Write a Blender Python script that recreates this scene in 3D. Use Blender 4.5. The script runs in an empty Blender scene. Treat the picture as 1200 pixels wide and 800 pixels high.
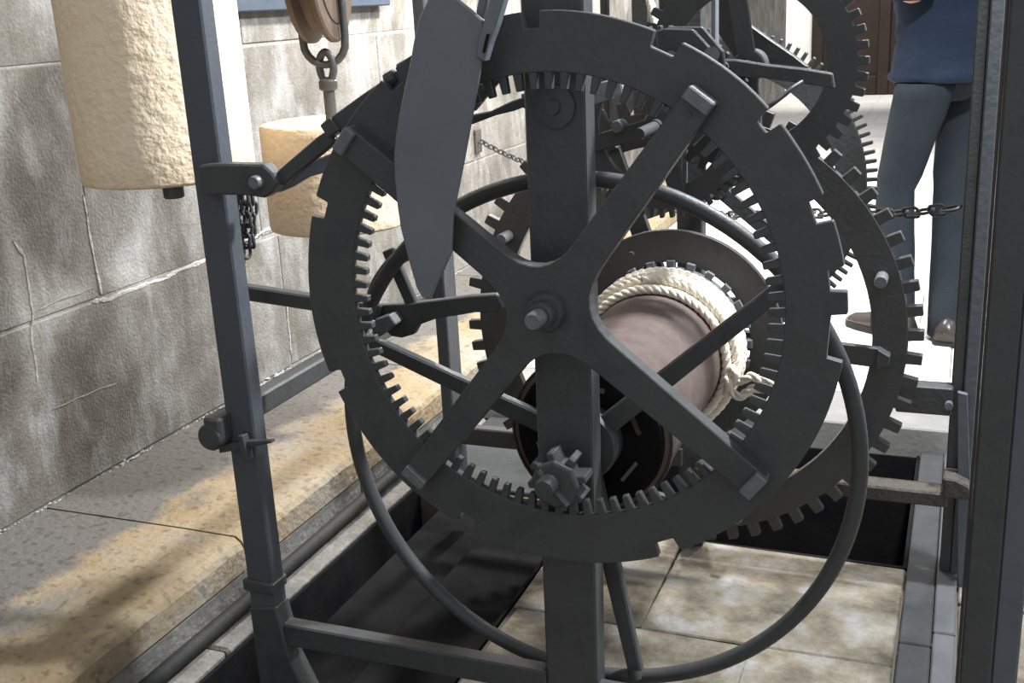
import bpy, bmesh, math, random
from mathutils import Vector, Matrix, noise
random.seed(7)
scene = bpy.context.scene
col = scene.collection
PI = math.pi

# ------------------------------------------------------------------ camera
H = 1.22                                   # camera height above the floor
F = 1308.0; PITCH = math.radians(16.85); ROLL = math.radians(-3.05); YAW = math.radians(22.5)
def _basis():
    fw = Vector((0, math.cos(PITCH), -math.sin(PITCH))); up = Vector((0, math.sin(PITCH), math.cos(PITCH))); rt = Vector((1, 0, 0))
    r = math.cos(ROLL)*rt + math.sin(ROLL)*up; u = -math.sin(ROLL)*rt + math.cos(ROLL)*up
    M = Matrix.Rotation(YAW, 3, 'Z')
    return M @ r, M @ u, M @ fw
CR, CU, CF = _basis()
cam_d = bpy.data.cameras.new('camera'); cam = bpy.data.objects.new('camera', cam_d); col.objects.link(cam)
cam_d.sensor_width = 36.0; cam_d.lens = F/1200*36; cam_d.clip_start = 0.05
cam.matrix_world = Matrix(((CR.x, CU.x, -CF.x, 0), (CR.y, CU.y, -CF.y, 0), (CR.z, CU.z, -CF.z, H), (0, 0, 0, 1)))
scene.camera = cam

# ------------------------------------------------------------------ light
scene.view_settings.view_transform = 'Standard'; scene.view_settings.look = 'None'
scene.view_settings.gamma = 1.0; scene.view_settings.use_curve_mapping = False
scene.view_settings.exposure = 0.0
w = bpy.data.worlds.new('world'); scene.world = w; w.use_nodes = True
w.node_tree.nodes['Background'].inputs[0].default_value = (0.93, 0.98, 1.04, 1)
w.node_tree.nodes['Background'].inputs[1].default_value = 0.76
def spot(name, loc, aim, power, angle, colr, blend=0.6, rad=0.06):
    d = bpy.data.lights.new(name, 'SPOT'); d.energy = power; d.spot_size = math.radians(angle); d.spot_blend = blend
    d.color = colr; d.shadow_soft_size = rad
    o = bpy.data.objects.new(name, d); col.objects.link(o); o.location = loc
    o.rotation_euler = (Vector(aim)-Vector(loc)).to_track_quat('-Z', 'Y').to_euler()
    return o
spot('gallery_spotlight', (0.22, 2.20, 2.25), (-1.3, 1.9, 0.6), 350, 150, (0.93, 0.97, 1.0), 0.5, 0.07)
spot('wall_spotlight', (-0.95, 3.75, 2.2), (-1.9, 3.75, 0.9), 380, 150, (1.0, 0.97, 0.93), 0.6, 0.08)
spot('wall_spotlight', (-0.80, 6.6, 2.6), (-1.9, 6.6, 1.0), 600, 150, (1.0, 0.97, 0.93), 0.6, 0.08)
spot('aisle_spotlight', (0.6, 5.6, 4.2), (0.0, 5.0, 0.0), 640, 85, (1.0, 0.97, 0.93), 0.7, 0.12)
spot('nave_spotlight', (-1.2, 10.0, 4.5), (-1.5, 13.2, 1.5), 1500, 70, (1.0, 0.98, 0.95), 0.7, 0.2)

wd_ = bpy.data.lights.new('window_daylight', 'AREA'); wd_.shape = 'RECTANGLE'; wd_.size = 1.6; wd_.size_y = 2.6; wd_.energy = 70; wd_.color = (.72, .86, 1.0)
wo_ = bpy.data.objects.new('window_daylight', wd_); col.objects.link(wo_); wo_.location = (2.6, 3.4, 4.4)
wo_.rotation_euler = (Vector((-.6, 1.6, .8))-wo_.location).to_track_quat('-Z', 'Y').to_euler()

# ------------------------------------------------------------------ helpers
def ray(x, y): return (x-600)*CR - (y-400)*CU + F*CF
def A(x, y, Y):                            # point of the plane at depth Y seen at a photograph pixel
    d = ray(x, y); p = d*(Y/d.y); return Vector((p.x, Y, p.z+H))
def AX(x, y, X):
    d = ray(x, y); p = d*(X/d.x); return Vector((X, p.y, p.z+H))
def AZ(x, y, z):
    d = ray(x, y); p = d*((z-H)/d.z); return Vector((p.x, p.y, z))
def PR(cx, cy, R, Y): return (A(cx+R, cy, Y)-A(cx, cy, Y)).length

class MB:
    def __init__(s): s.v = []; s.f = []
    def add(s, vs, fs):
        n = len(s.v); s.v += [Vector(v) for v in vs]; s.f += [tuple(i+n for i in f) for f in fs]; return s
    def box(s, x0, x1, y0, y1, z0, z1):
        v = [(x0,y0,z0),(x1,y0,z0),(x1,y1,z0),(x0,y1,z0),(x0,y0,z1),(x1,y0,z1),(x1,y1,z1),(x0,y1,z1)]
        return s.add(v, [(0,3,2,1),(4,5,6,7),(0,1,5,4),(1,2,6,5),(2,3,7,6),(3,0,4,7)])
    def beam(s, p0, p1, wd, th, up=(0,1,0), w1=None, t1=None):   # wd across, th along 'up'
        p0 = Vector(p0); p1 = Vector(p1); d = (p1-p0).normalized(); u = Vector(up); u = (u-d*u.dot(d)).normalized(); n = d.cross(u)
        w1 = wd if w1 is None else w1; t1 = th if t1 is None else t1
        vs = []
        for p, a, b in ((p0, wd, th), (p1, w1, t1)):
            for i, j in ((-1,-1),(1,-1),(1,1),(-1,1)): vs.append(p + n*(i*a/2) + u*(j*b/2))
        return s.add(vs, [(3,2,1,0),(4,5,6,7),(0,1,5,4),(1,2,6,5),(2,3,7,6),(3,0,4,7)])
    def prism(s, pts, dv):                 # polygon of 3-D points extruded by vector dv
        dv = Vector(dv); n = len(pts); pts = [Vector(p) for p in pts]
        nn = Vector((0,0,0))
        for i in range(n): nn += pts[i].cross(pts[(i+1) % n])
        if nn.dot(dv) > 0: pts = pts[::-1]
        vs = pts + [p+dv for p in pts]
        fs = [tuple(range(n)), tuple(range(2*n-1, n-1, -1))] + [(i, i+n, (i+1) % n + n, (i+1) % n) for i in range(n)]
        fs[2:] = [tuple(reversed(f)) for f in fs[2:]]
        return s.add(vs, [tuple(f) for f in fs])
    def tube(s, pts, r, n=10, closed=False, caps=True, flat=1.0):
        pts = [Vector(p) for p in pts]; m = len(pts); vs = []; prev = None
        rs = r if isinstance(r, (list, tuple)) else [r]*m
        for i, p in enumerate(pts):
            a = pts[(i-1) % m] if (closed or i > 0) else p; b = pts[(i+1) % m] if (closed or i < m-1) else p
            t = (b-a).normalized()
            if prev is None:
                ref = Vector((0,0,1)) if abs(t.z) < .9 else Vector((1,0,0)); u = (ref-t*ref.dot(t)).normalized()
            else: u = (prev-t*prev.dot(t)).normalized()
            prev = u; q = t.cross(u)
            for k in range(n):
                an = 2*PI*k/n; vs.append(p + u*(math.cos(an)*rs[i]) + q*(math.sin(an)*rs[i]*flat))
        fs = []
        for i in range(m if closed else m-1):
            j = (i+1) % m
            for k in range(n): fs.append((i*n+k, i*n+(k+1) % n, j*n+(k+1) % n, j*n+k))
        if not closed and caps: fs += [tuple(range(n))[::-1], tuple((m-1)*n+k for k in range(n))]
        return s.add(vs, fs)
    def lathe(s, prof, c, axis='Y', n=48, closed=False):  # prof: (radius, along) list
        c = Vector(c); vs = []; m = len(prof)
        for (r, t) in prof:
            for k in range(n):
                a = 2*PI*k/n
                if axis == 'Y': vs.append(c+Vector((r*math.cos(a), t, r*math.sin(a))))
                elif axis == 'Z': vs.append(c+Vector((r*math.cos(a), r*math.sin(a), t)))
                else: vs.append(c+Vector((t, r*math.cos(a), r*math.sin(a))))
        fs = []
        for i in range(m if closed else m-1):
            j = (i+1) % m
            for k in range(n): fs.append((i*n+k, i*n+(k+1) % n, j*n+(k+1) % n, j*n+k))
        if not closed:
            fs += [tuple(range(n))[::-1], tuple((m-1)*n+k for k in range(n))]
        return s.add(vs, fs)
    def build(s, name, mat, parent=None, smooth=False, bevel=0, label=None, angle=None):
        off = parent_world(parent)
        me = bpy.data.meshes.new(name); me.from_pydata([v-off for v in s.v], [], s.f)
        bm = bmesh.new(); bm.from_mesh(me); bmesh.ops.recalc_face_normals(bm, faces=bm.faces); bm.to_mesh(me); bm.free()
        me.materials.append(MAT[mat]); o = bpy.data.objects.new(name, me); col.objects.link(o)
        if parent: o.parent = parent
        if smooth:
            for p in me.polygons: p.use_smooth = True
            if angle: me.set_sharp_from_angle(angle=math.radians(angle))
        if bevel:
            b = o.modifiers.new('bevel', 'BEVEL'); b.width = bevel; b.segments = 1; b.limit_method = 'ANGLE'; b.angle_limit = math.radians(40)
        if label: o['label'] = label
        return o
def parent_world(p):
    off = Vector((0,0,0))
    while p is not None: off += p.location; p = p.parent
    return off
def tag(o, label, cat, group=None, kind=None):
    if label: o['label'] = label
    if cat: o['category'] = cat
    if group: o['group'] = group
    if kind: o['kind'] = kind
    return o
def thing(name, label, cat, loc, group=None):
    o = bpy.data.objects.new(name, None); col.objects.link(o); o.location = loc; o.empty_display_size = .05
    return tag(o, label, cat, group)
def struct(o, label=None):
    o['kind'] = 'structure'
    if label: o['label'] = label
    return o
def copy_part(o, parent=None, loc=None, rot=None):
    c = o.copy(); col.objects.link(c); c.parent = parent if parent else o.parent
    if loc is not None: c.location = loc
    if rot is not None: c.rotation_euler = rot
    return c

# ------------------------------------------------------------------ materials
MAT = {}
def mat(name, base, rough=.6, metal=0., var=None, vscale=8., bump=0., bscale=60., spec=.5, extra=None):
    m = bpy.data.materials.new(name); m.use_nodes = True; nt = m.node_tree; N = nt.nodes; L = nt.links
    b = N['Principled BSDF']; b.inputs['Roughness'].default_value = rough; b.inputs['Metallic'].default_value = metal
    b.inputs['Specular IOR Level'].default_value = spec
    tc = N.new('ShaderNodeTexCoord'); out = None
    geo = N.new('ShaderNodeNewGeometry')
    pos = geo.outputs['Position']
    if var:
        cur = None
        ramp = N.new('ShaderNodeValToRGB'); nz = N.new('ShaderNodeTexNoise'); nz.inputs['Scale'].default_value = vscale; nz.inputs['Detail'].default_value = 6; nz.inputs['Roughness'].default_value = .65
        L.new(pos, nz.inputs['Vector']); L.new(nz.outputs['Fac'], ramp.inputs['Fac'])
        cols = [base]+list(var); e = ramp.color_ramp.elements
        while len(e) < len(cols): e.new(.5)
        for i, c in enumerate(cols):
            e[i].position = .30 + .40*i/(len(cols)-1); e[i].color = (*c, 1)
        L.new(ramp.outputs['Color'], b.inputs['Base Color']); out = ramp.outputs['Color']
    else: b.inputs['Base Color'].default_value = (*base, 1)
    if bump:
        n2 = N.new('ShaderNodeTexNoise'); n2.inputs['Scale'].default_value = bscale; n2.inputs['Detail'].default_value = 5
        L.new(pos, n2.inputs['Vector']); bp = N.new('ShaderNodeBump'); bp.inputs['Strength'].default_value = bump; bp.inputs['Distance'].default_value = .01
        L.new(n2.outputs['Fac'], bp.inputs['Height']); L.new(bp.outputs['Normal'], b.inputs['Normal'])
    MAT[name] = m
    if extra: extra(nt, b, pos, out)
    return m
def nd(nt, kind, **kw):
    n = nt.nodes.new(kind)
    for k, v in kw.items():
        if k in n.inputs: n.inputs[k].default_value = v
        else: setattr(n, k, v)
    return n
mat('iron', (.044,.044,.045), .48, .0, [(.060,.060,.060),(.054,.053,.052)], 14, .10, 120, .35)
mat('iron_post', (.062,.068,.080), .5, .0, [(.074,.080,.092)], 12, .12, 100, .4)
mat('iron_blue', (.120,.130,.146), .50, .0, [(.142,.150,.164)], 10, .06, 80, .5)
mat('iron_worn', (.11,.112,.118), .45, .1, [(.16,.162,.17)], 30, .2, 120, .5)
mat('iron_rust', (.050,.044,.038), .7, .0, [(.074,.064,.054),(.036,.033,.030)], 40, .4, 120, .3)
mat('pipe_black', (.022,.022,.022), .7, .0, [(.035,.034,.032)], 20, .2, 60, .2)
mat('iron_lit', (.22,.24,.27), .45, .0, [(.28,.30,.33)], 20, .1, 80, .5)  # light falling on the raised lever arm is put into this paler colour
mat('iron_grey', (.085,.095,.108), .55, .0, [(.105,.115,.128)], 20, .1, 60, .4)

def wall_extra(nt, b, pos, out):
    # vertical streaks of grey and brown staining
    L = nt.links; mp = nd(nt, 'ShaderNodeMapping'); mp.inputs['Scale'].default_value = (1, 5, .9); L.new(pos, mp.inputs['Vector'])
    nz = nd(nt, 'ShaderNodeTexNoise', Scale=1.6, Detail=6.0); L.new(mp.outputs[0], nz.inputs['Vector'])
    rp = nd(nt, 'ShaderNodeValToRGB'); rp.color_ramp.elements[0].position = .42; rp.color_ramp.elements[1].position = .64
    rp.color_ramp.elements[0].color = (.60,.58,.55,1); rp.color_ramp.elements[1].color = (1.0,1.0,1.0,1); L.new(nz.outputs['Fac'], rp.inputs['Fac'])
    mx = nd(nt, 'ShaderNodeMixRGB', blend_type='MULTIPLY'); mx.inputs[0].default_value = .55
    L.new(out, mx.inputs[1]); L.new(rp.outputs[0], mx.inputs[2])
    n3 = nd(nt, 'ShaderNodeTexNoise', Scale=120.0, Detail=3.0); L.new(pos, n3.inputs['Vector'])
    r3 = nd(nt, 'ShaderNodeValToRGB'); r3.color_ramp.elements[0].position = .3; r3.color_ramp.elements[1].position = .7
    r3.color_ramp.elements[0].color = (.72,.72,.72,1); L.new(n3.outputs['Fac'], r3.inputs['Fac'])
    m2 = nd(nt, 'ShaderNodeMixRGB', blend_type='MULTIPLY'); m2.inputs[0].default_value = .7
    L.new(mx.outputs[0], m2.inputs[1]); L.new(r3.outputs[0], m2.inputs[2])
    # chalky bloom running down in patches
    mp2 = nd(nt, 'ShaderNodeMapping'); mp2.inputs['Scale'].default_value = (1, 2.6, 1.1); L.new(pos, mp2.inputs['Vector'])
    n4 = nd(nt, 'ShaderNodeTexNoise', Scale=4.2, Detail=8.0, Roughness=.7); L.new(mp2.outputs[0], n4.inputs['Vector'])
    r4 = nd(nt, 'ShaderNodeValToRGB'); r4.color_ramp.elements[0].position = .50; r4.color_ramp.elements[1].position = .72; r4.color_ramp.elements[1].color = (.6,.6,.6,1); L.new(n4.outputs['Fac'], r4.inputs['Fac'])
    m4 = nd(nt, 'ShaderNodeMixRGB'); L.new(r4.outputs[0], m4.inputs[0]); L.new(m2.outputs[0], m4.inputs[1]); m4.inputs[2].default_value = (.38,.38,.385,1)
    L.new(m4.outputs[0], b.inputs['Base Color'])
mat('wall_stone', (.115,.102,.086), .85, 0, [(.205,.193,.172),(.34,.332,.318)], 3.4, .35, 130, .25, wall_extra)
mat('joint_stone', (.20,.188,.168), .9, 0, [(.30,.288,.268)], 9, .5, 90, .2)
mat('mortar', (.52,.51,.49), .9, 0, [(.33,.315,.29)], 30, .5, 90, .2)

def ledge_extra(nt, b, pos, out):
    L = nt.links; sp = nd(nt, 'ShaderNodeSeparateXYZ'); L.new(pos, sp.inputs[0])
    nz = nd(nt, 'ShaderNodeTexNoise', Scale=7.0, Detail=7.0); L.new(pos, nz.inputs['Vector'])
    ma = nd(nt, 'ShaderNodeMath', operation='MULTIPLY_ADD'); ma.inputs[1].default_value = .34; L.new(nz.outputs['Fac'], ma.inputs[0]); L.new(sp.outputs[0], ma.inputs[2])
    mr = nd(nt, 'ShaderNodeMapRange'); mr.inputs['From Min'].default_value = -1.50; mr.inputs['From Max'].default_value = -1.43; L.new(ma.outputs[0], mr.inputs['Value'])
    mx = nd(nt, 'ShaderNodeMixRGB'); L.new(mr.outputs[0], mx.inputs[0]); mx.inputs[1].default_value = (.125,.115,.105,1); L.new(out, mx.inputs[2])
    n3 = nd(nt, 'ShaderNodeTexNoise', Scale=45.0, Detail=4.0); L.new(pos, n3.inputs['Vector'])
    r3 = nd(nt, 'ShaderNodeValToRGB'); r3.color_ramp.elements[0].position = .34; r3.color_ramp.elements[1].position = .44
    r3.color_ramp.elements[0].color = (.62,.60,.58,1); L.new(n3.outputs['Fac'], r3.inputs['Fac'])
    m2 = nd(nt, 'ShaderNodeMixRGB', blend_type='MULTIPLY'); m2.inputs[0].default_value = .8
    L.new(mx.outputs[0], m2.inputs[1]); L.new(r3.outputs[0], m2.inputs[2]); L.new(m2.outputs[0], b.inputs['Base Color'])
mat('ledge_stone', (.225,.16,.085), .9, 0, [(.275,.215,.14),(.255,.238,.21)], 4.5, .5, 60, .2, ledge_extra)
mat('face_stone', (.11,.105,.10), .9, 0, [(.17,.16,.145),(.25,.23,.20)], 14, .5, 60, .2)
mat('floor_stone', (.070,.060,.047), .85, 0, [(.185,.160,.122),(.275,.27,.265)], 9, .9, 34, .15)
mat('floor_joint', (.09,.08,.066), .9, 0, [(.14,.125,.105)], 12, .3, 60, .2)
mat('far_stone', (.56,.53,.47), .6, 0, [(.66,.64,.60),(.52,.52,.53)], 2.0, .1, 20, .35)
mat('kerb_stone', (.040,.041,.042), .8, 0, [(.056,.057,.059)], 18, .2, 90, .15)
mat('kerb_light', (.072,.075,.080), .7, 0, [(.092,.095,.10)], 10, .2, 90, .3)
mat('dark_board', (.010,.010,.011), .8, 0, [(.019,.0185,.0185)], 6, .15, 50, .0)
mat('step_stone', (.17,.165,.155), .7, 0, [(.25,.245,.235)], 6, .2, 60, .3)
mat('weight_stone', (.82,.63,.42), .85, 0, [(.88,.73,.54)], 5, .7, 55, .2)
mat('rope', (.74,.66,.54), .9, 0, [(.84,.78,.68)], 40, .3, 200, .15)
mat('barrel_wood', (.100,.074,.065), .65, 0, [(.120,.090,.080),(.140,.108,.098)], 30, .2, 60, .15)
mat('pulley_wood', (.085,.058,.042), .6, 0, [(.12,.085,.063)], 18, .3, 60, .3)
mat('denim', (.023,.029,.036), .9, 0, [(.035,.042,.049)], 6, .3, 200, .1)
mat('jacket_blue', (.010,.018,.037), .8, 0, [(.018,.030,.056)], 5, .3, 40, .25)
mat('shoe_leather', (.035,.028,.026), .3, 0, [(.06,.045,.04)], 10, .1, 60, .5)
mat('shoe_sole', (.02,.018,.017), .8)
mat('skin', (.50,.31,.23), .6, 0, [(.55,.36,.28)], 10, .05, 100, .3)
mat('hair', (.045,.03,.02), .7, 0, [(.07,.05,.035)], 60, .4, 150, .3)
mat('eye', (.7,.7,.68), .2)
mat('dark_wood', (.016,.010,.008), .5, 0, [(.028,.018,.013)], 5, .15, 30, .3)
mat('plaster', (.78,.77,.75), .9, 0, [(.85,.84,.82)], 2, .1, 20, .1)
mat('blue_trim', (.035,.048,.068), .6, 0, [(.05,.066,.09)], 10, .1, 50, .3)

# ------------------------------------------------------------------ the setting
WX = -1.947; LZ = .15; LX = -1.39
wl = struct(MB().box(WX-.45, WX-.0025, -1.5, 13.2, -.4, 5.0).build('wall_left', 'joint_stone'), 'weathered ashlar stone wall with pale mortar joints')
courses = [(-.4,.15,[2.4]), (.15,.58,[.7,1.62,2.86,3.75,4.7]), (.58,1.14,[.5,1.30,2.08,2.78,3.6,4.4,5.2]), (1.14,1.62,[.9,1.70,2.79,3.4,4.1,4.9]), (1.62,2.15,[.4,1.2,2.2,3.1,4.0,5.0]), (2.15,2.7,[.8,1.9,2.8,3.7,4.6])]
def block(mb_fn, name, m, parent, bevel=.004, **k):
    o = mb_fn.build(name, m, parent, bevel=bevel, **k); return o
for z0, z1, js in courses:
    ys = [-1.5]+js+[6.0]
    for a, b in zip(ys[:-1], ys[1:]):
        g = .003; d = random.uniform(-.001, .002)
        mb = MB().box(WX-.05, WX+d, a+g, b-g, z0+g, z1-g)
        for i in range(len(mb.v)):
            if mb.v[i].x > WX-.02: mb.v[i] += Vector((0, random.uniform(-.002,.002), random.uniform(-.003,.003)))
        block(mb, 'wall_block', 'wall_stone', wl, .004)
MB().box(WX-.05, WX, 6.01, 13.2, .07, 2.7).build('far_wall_face', 'wall_stone', wl)
MB().box(WX-.05, WX, -1.5, 13.2, 2.71, 5.0).build('upper_wall_face', 'wall_stone', wl)

def pointing(pxs, wpx, m='mortar'):
    P_ = [AX(x, y, WX) for x, y in pxs]; L_ = []
    for a_, b_ in zip(P_[:-1], P_[1:]):
        k_ = max(2, int((b_-a_).length/.012)); L_ += [a_.lerp(b_, i/k_) for i in range(k_)]
    L_.append(P_[-1]); vs = []; fs = []
    for i, p in enumerate(L_):
        t = (L_[min(i+1, len(L_)-1)]-L_[max(i-1, 0)]).normalized(); n_ = Vector((0, -t.z, t.y))
        w_ = wpx/600*(.8+1.1*noise.noise(Vector((p.y*25, p.z*25, 4)))+.9*noise.noise(Vector((p.y*70, p.z*70, 9)))); w_ = max(w_, .0012)
        o_ = n_*noise.noise(Vector((p.y*14, p.z*14, 1)))*.006
        if i in (0, len(L_)-1): w_ *= .2
        vs += [p+o_+n_*w_+Vector((-.004,0,0)), p+o_+n_*w_*.6+Vector((.0026,0,0)), p+o_-n_*w_*.6+Vector((.0026,0,0)), p+o_-n_*w_+Vector((-.004,0,0))]
    for i in range(len(L_)-1):
        for k in range(3): fs.append((i*4+k, i*4+k+1, i*4+k+5, i*4+k+4))
    return MB().add(vs, fs).build('pointing', m, wl)
pointing([(98,228),(104,270),(112,310),(118,345)], 3.0)
pointing([(108,354),(130,349),(160,338),(200,322),(250,300)], 4.2)
pointing([(14,282),(27,300),(33,330),(38,370),(36,385),(40,420),(43,448)], 4.0, 'joint_stone')
pointing([(60,480),(95,464),(136,449)], 1.6, 'joint_stone')
pointing([(335,345),(338,385),(341,414)], 1.8)
pointing([(286,282),(318,266),(350,255)], 3.6)
pointing([(45,362),(80,347),(108,338)], 1.4, 'joint_stone')
# stone ledge at the foot of the wall: top slabs and lower facing course
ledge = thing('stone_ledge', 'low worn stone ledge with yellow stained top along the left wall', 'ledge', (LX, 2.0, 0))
def slab(y0, y1):
    n = max(2, int((y1-y0)/.018)); vs = []; fs = []
    g = .003
    for i in range(n+1):
        y = y0+g+(y1-y0-2*g)*i/n
        j = noise.noise(Vector((y*9, 3.1, 0)))*.012 + noise.noise(Vector((y*33, 1.7, 0)))*.007
        k = noise.noise(Vector((y*21, 7.7, 0)))*.006
        sec = [(WX+.0025, LZ), (LX-.16, LZ+.001), (LX-.022+j, LZ-.001), (LX-.008+j*.6, LZ-.009+k), (LX+k*.4, LZ-.022+k), (LX+.001, .078), (LX-.05, .075), (WX+.0025, .075)]
        vs += [(x, y, z) for x, z in sec]
    m = 8
    for i in range(n):
        for k in range(m): fs.append((i*m+k, i*m+(k+1) % m, (i+1)*m+(k+1) % m, (i+1)*m+k))
    fs += [tuple(range(m)), tuple(n*m+k for k in range(m))[::-1]]
    return MB().add(vs, fs)
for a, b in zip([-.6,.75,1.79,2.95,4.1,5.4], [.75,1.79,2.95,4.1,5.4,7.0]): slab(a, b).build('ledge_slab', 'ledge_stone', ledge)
for a, b in zip([-.6,.3,1.35,2.3,3.3,4.5], [.3,1.35,2.3,3.3,4.5,7.0]):
    MB().box(WX+.0025, LX-.004, a+.003, b-.003, -.2, .072).build('facing_stone', 'face_stone', ledge, bevel=.004)
MB().box(WX+.0025, LX-.012, -.6, 7.0, .06, .085).build('mortar_bed', 'mortar', ledge)
for (x0, x1, y0, y1) in ((LX-.02, -1.322, -.6, 1.6), (LX-.02, -1.320, 1.605, 2.95)):
    MB().box(x0, x1, y0, y1, -.3, .0).build('foot_stone', 'face_stone', ledge, bevel=.006)
# white salt crust where ledge meets wall
mb = MB()
for i in range(900):
    y = .6+i*.0042+random.uniform(-.01,.01); d_ = .5+noise.noise(Vector((y*6,0,3)))
    r = random.uniform(.001,.0075)*max(.25, d_); q0 = Vector((WX+.004+random.uniform(0,.012)*d_, y, LZ+random.uniform(0,.010)*d_*(random.random() < .6)))
    an = random.uniform(0,PI); e1_ = Vector((math.cos(an)*r, math.sin(an)*r*1.6, 0)); e2_ = Vector((-math.sin(an)*r, math.cos(an)*r*1.6, 0))
    mb.add([q0+e1_, q0+e2_, q0-e1_, q0-e2_, q0+Vector((r*.5,0,r*.8))], [(0,1,4),(1,2,4),(2,3,4),(3,0,4)])
c = mb.build('salt_crust', 'mortar', ledge); c['kind'] = 'stuff'
# pipe
pp = MB().tube([(LX+.022, y, .028+.003*math.sin(y*3)) for y in [-.6+.2*i for i in range(19)]], .0165, 12).build('pipe', 'pipe_black', None, True)
tag(pp, 'dark metal pipe running along the foot of the stone ledge', 'pipe')

# floor of the clock bay, with a dark channel and an opening
fl = MB()
fl.box(-.835, -.06, -2, 2.33, -.45, -.012); fl.box(-.06, 7, -2, 2.99, -.45, -.012)
fl.box(-2.2, 7, 2.99, 13.4, -.45, .055); fl.box(-1.322, -.835, 2.46, 2.99, -.45, -.012)
fl.box(-1.5, .0, -2, 3.0, -.55, -.40)
floor = struct(fl.build('floor', 'floor_joint'), 'pale worn stone floor under and beyond the clock')
def flag(x0, x1, y0, y1, z, m, jit=.006, g=.003):
    q = lambda: random.uniform(-jit, jit)
    cs = [(x0+g+q(), y0+g+q()), (x1-g+q(), y0+g+q()), (x1-g+q(), y1-g+q()), (x0+g+q(), y1-g+q())]
    dz = random.uniform(-.0015,.0015)
    mb = MB().prism([(x, y, z+dz) for x, y in cs], (0,0,-.03)); return mb.build('flagstone', m, floor, bevel=.003)
for r0, r1, xs in ((-.2,.6,[-.83,-.4,-.065]), (.6,1.35,[-.83,-.55,-.065]), (1.35,1.93,[-.83,-.33,-.065]), (1.93,2.325,[-.83,-.55,-.065])):
    for a, b in zip(xs[:-1], xs[1:]): flag(a, b, r0, r1, 0, 'floor_stone', .009)
for r0, r1 in ((-.2,.8),(.8,1.5),(1.5,2.2),(2.2,2.98)):
    for a, b in ((.045,.55),(.55,1.2),(1.2,1.9)): flag(a, b, r0, r1, 0, 'floor_stone', .004)
flag(-1.318, -.84, 2.465, 2.985, 0, 'kerb_stone', .001)
for a, b in zip([-1.9,-1.15,-.45,.3,1.0,1.7],[-1.15,-.45,.3,1.0,1.7,2.5]):    # step edge stones
    MB().box(a+.003, b-.003, 2.985, 3.24, -.02, .071).build('step_stone', 'step_stone', floor, bevel=.004)
y = 3.25; k = 0
while y < 12.9:
    h = [.55,.62,.5,.7][k % 4]; x = -1.93-.3*(k % 2)
    while x < 2.6:
        wd = [.62,.75,.56][(k+int(x*7)) % 3]; x1 = x+wd
        if x1 > -1.9: flag(max(x,-1.94), x1, y, y+h, .07, 'far_stone', .0008, .0012)
        x = x1
    y += h; k += 1
# kerb along the right side
kb = thing('stone_kerb', 'grey stone kerb strip on the floor beside the right frame post', 'kerb', (-.02, 2.0, 0))
for a, b in ((-.3,1.25),(1.25,2.0),(2.0,2.975)):
    MB().box(-.060, -.002, a+.002, b-.002, -.02, .012).build('dark_strip', 'kerb_stone', kb, bevel=.003)
    MB().box(.000, .040, a+.05, b+.046 if b < 2.9 else b, -.02, .016).build('pale_strip', 'kerb_light', kb, bevel=.003)
# dark boards lying in the channel
bw = 'board sunk in the channel between ledge and floor'
for x0, x1, z, nm in ((-1.235,-1.06,-.05,'wide black timber '+bw+', nearest the ledge'), (-1.045,-.84,-.025,'black timber '+bw+', nearest the pale floor')):
    o = MB().box(x0, x1, -.5, 2.44, z-.05, z).build('timber_board', 'dark_board', None, bevel=.004); tag(o, nm, 'board', 'dark boards in the floor channel')
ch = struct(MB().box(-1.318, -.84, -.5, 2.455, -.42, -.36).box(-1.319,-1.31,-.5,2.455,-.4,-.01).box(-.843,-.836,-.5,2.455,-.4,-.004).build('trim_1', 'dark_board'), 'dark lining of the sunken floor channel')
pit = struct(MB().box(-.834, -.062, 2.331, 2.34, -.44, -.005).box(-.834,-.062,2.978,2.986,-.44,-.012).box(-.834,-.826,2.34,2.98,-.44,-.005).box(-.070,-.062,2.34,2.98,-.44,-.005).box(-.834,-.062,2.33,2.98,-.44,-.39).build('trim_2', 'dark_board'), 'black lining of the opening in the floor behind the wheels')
# far end: bright plaster wall and dark timber screen
wb = struct(MB().box(-2.4, 7, 13.2, 13.5, -.1, 5.0).build('wall_back', 'plaster'), 'bright pale wall at the far end')
scr = thing('timber_screen', 'dark brown panelled timber screen far behind the walking person', 'screen', (1.2, 12.9, .07))
MB().box(-1.62, 4.6, 12.92, 12.97, .07, 3.4).build('backboard', 'dark_wood', scr)
for i in range(10): MB().box(-1.62+i*.69, -1.50+i*.69, 12.86, 12.92, .07, 3.4).build('stile', 'dark_wood', scr, bevel=.008)
for z in (.07, 1.2, 2.5, 3.2):
    for i in range(9): MB().box(-1.50+i*.69, -.93+i*.69, 12.865, 12.92, z, z+.2).build('rail', 'dark_wood', scr, bevel=.008)
# dark blue rail fixed to the wall above the second weight
p0 = AX(262, 10, WX+.03); p1 = AX(345, 6, WX+.03)
o = MB().box(WX, WX+.045, p0.y, p1.y+.6, p0.z-.012, p0.z+.10).build('trim_3', 'blue_trim', None, bevel=.004); struct(o, 'dark blue painted rail fixed high on the stone wall')

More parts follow.
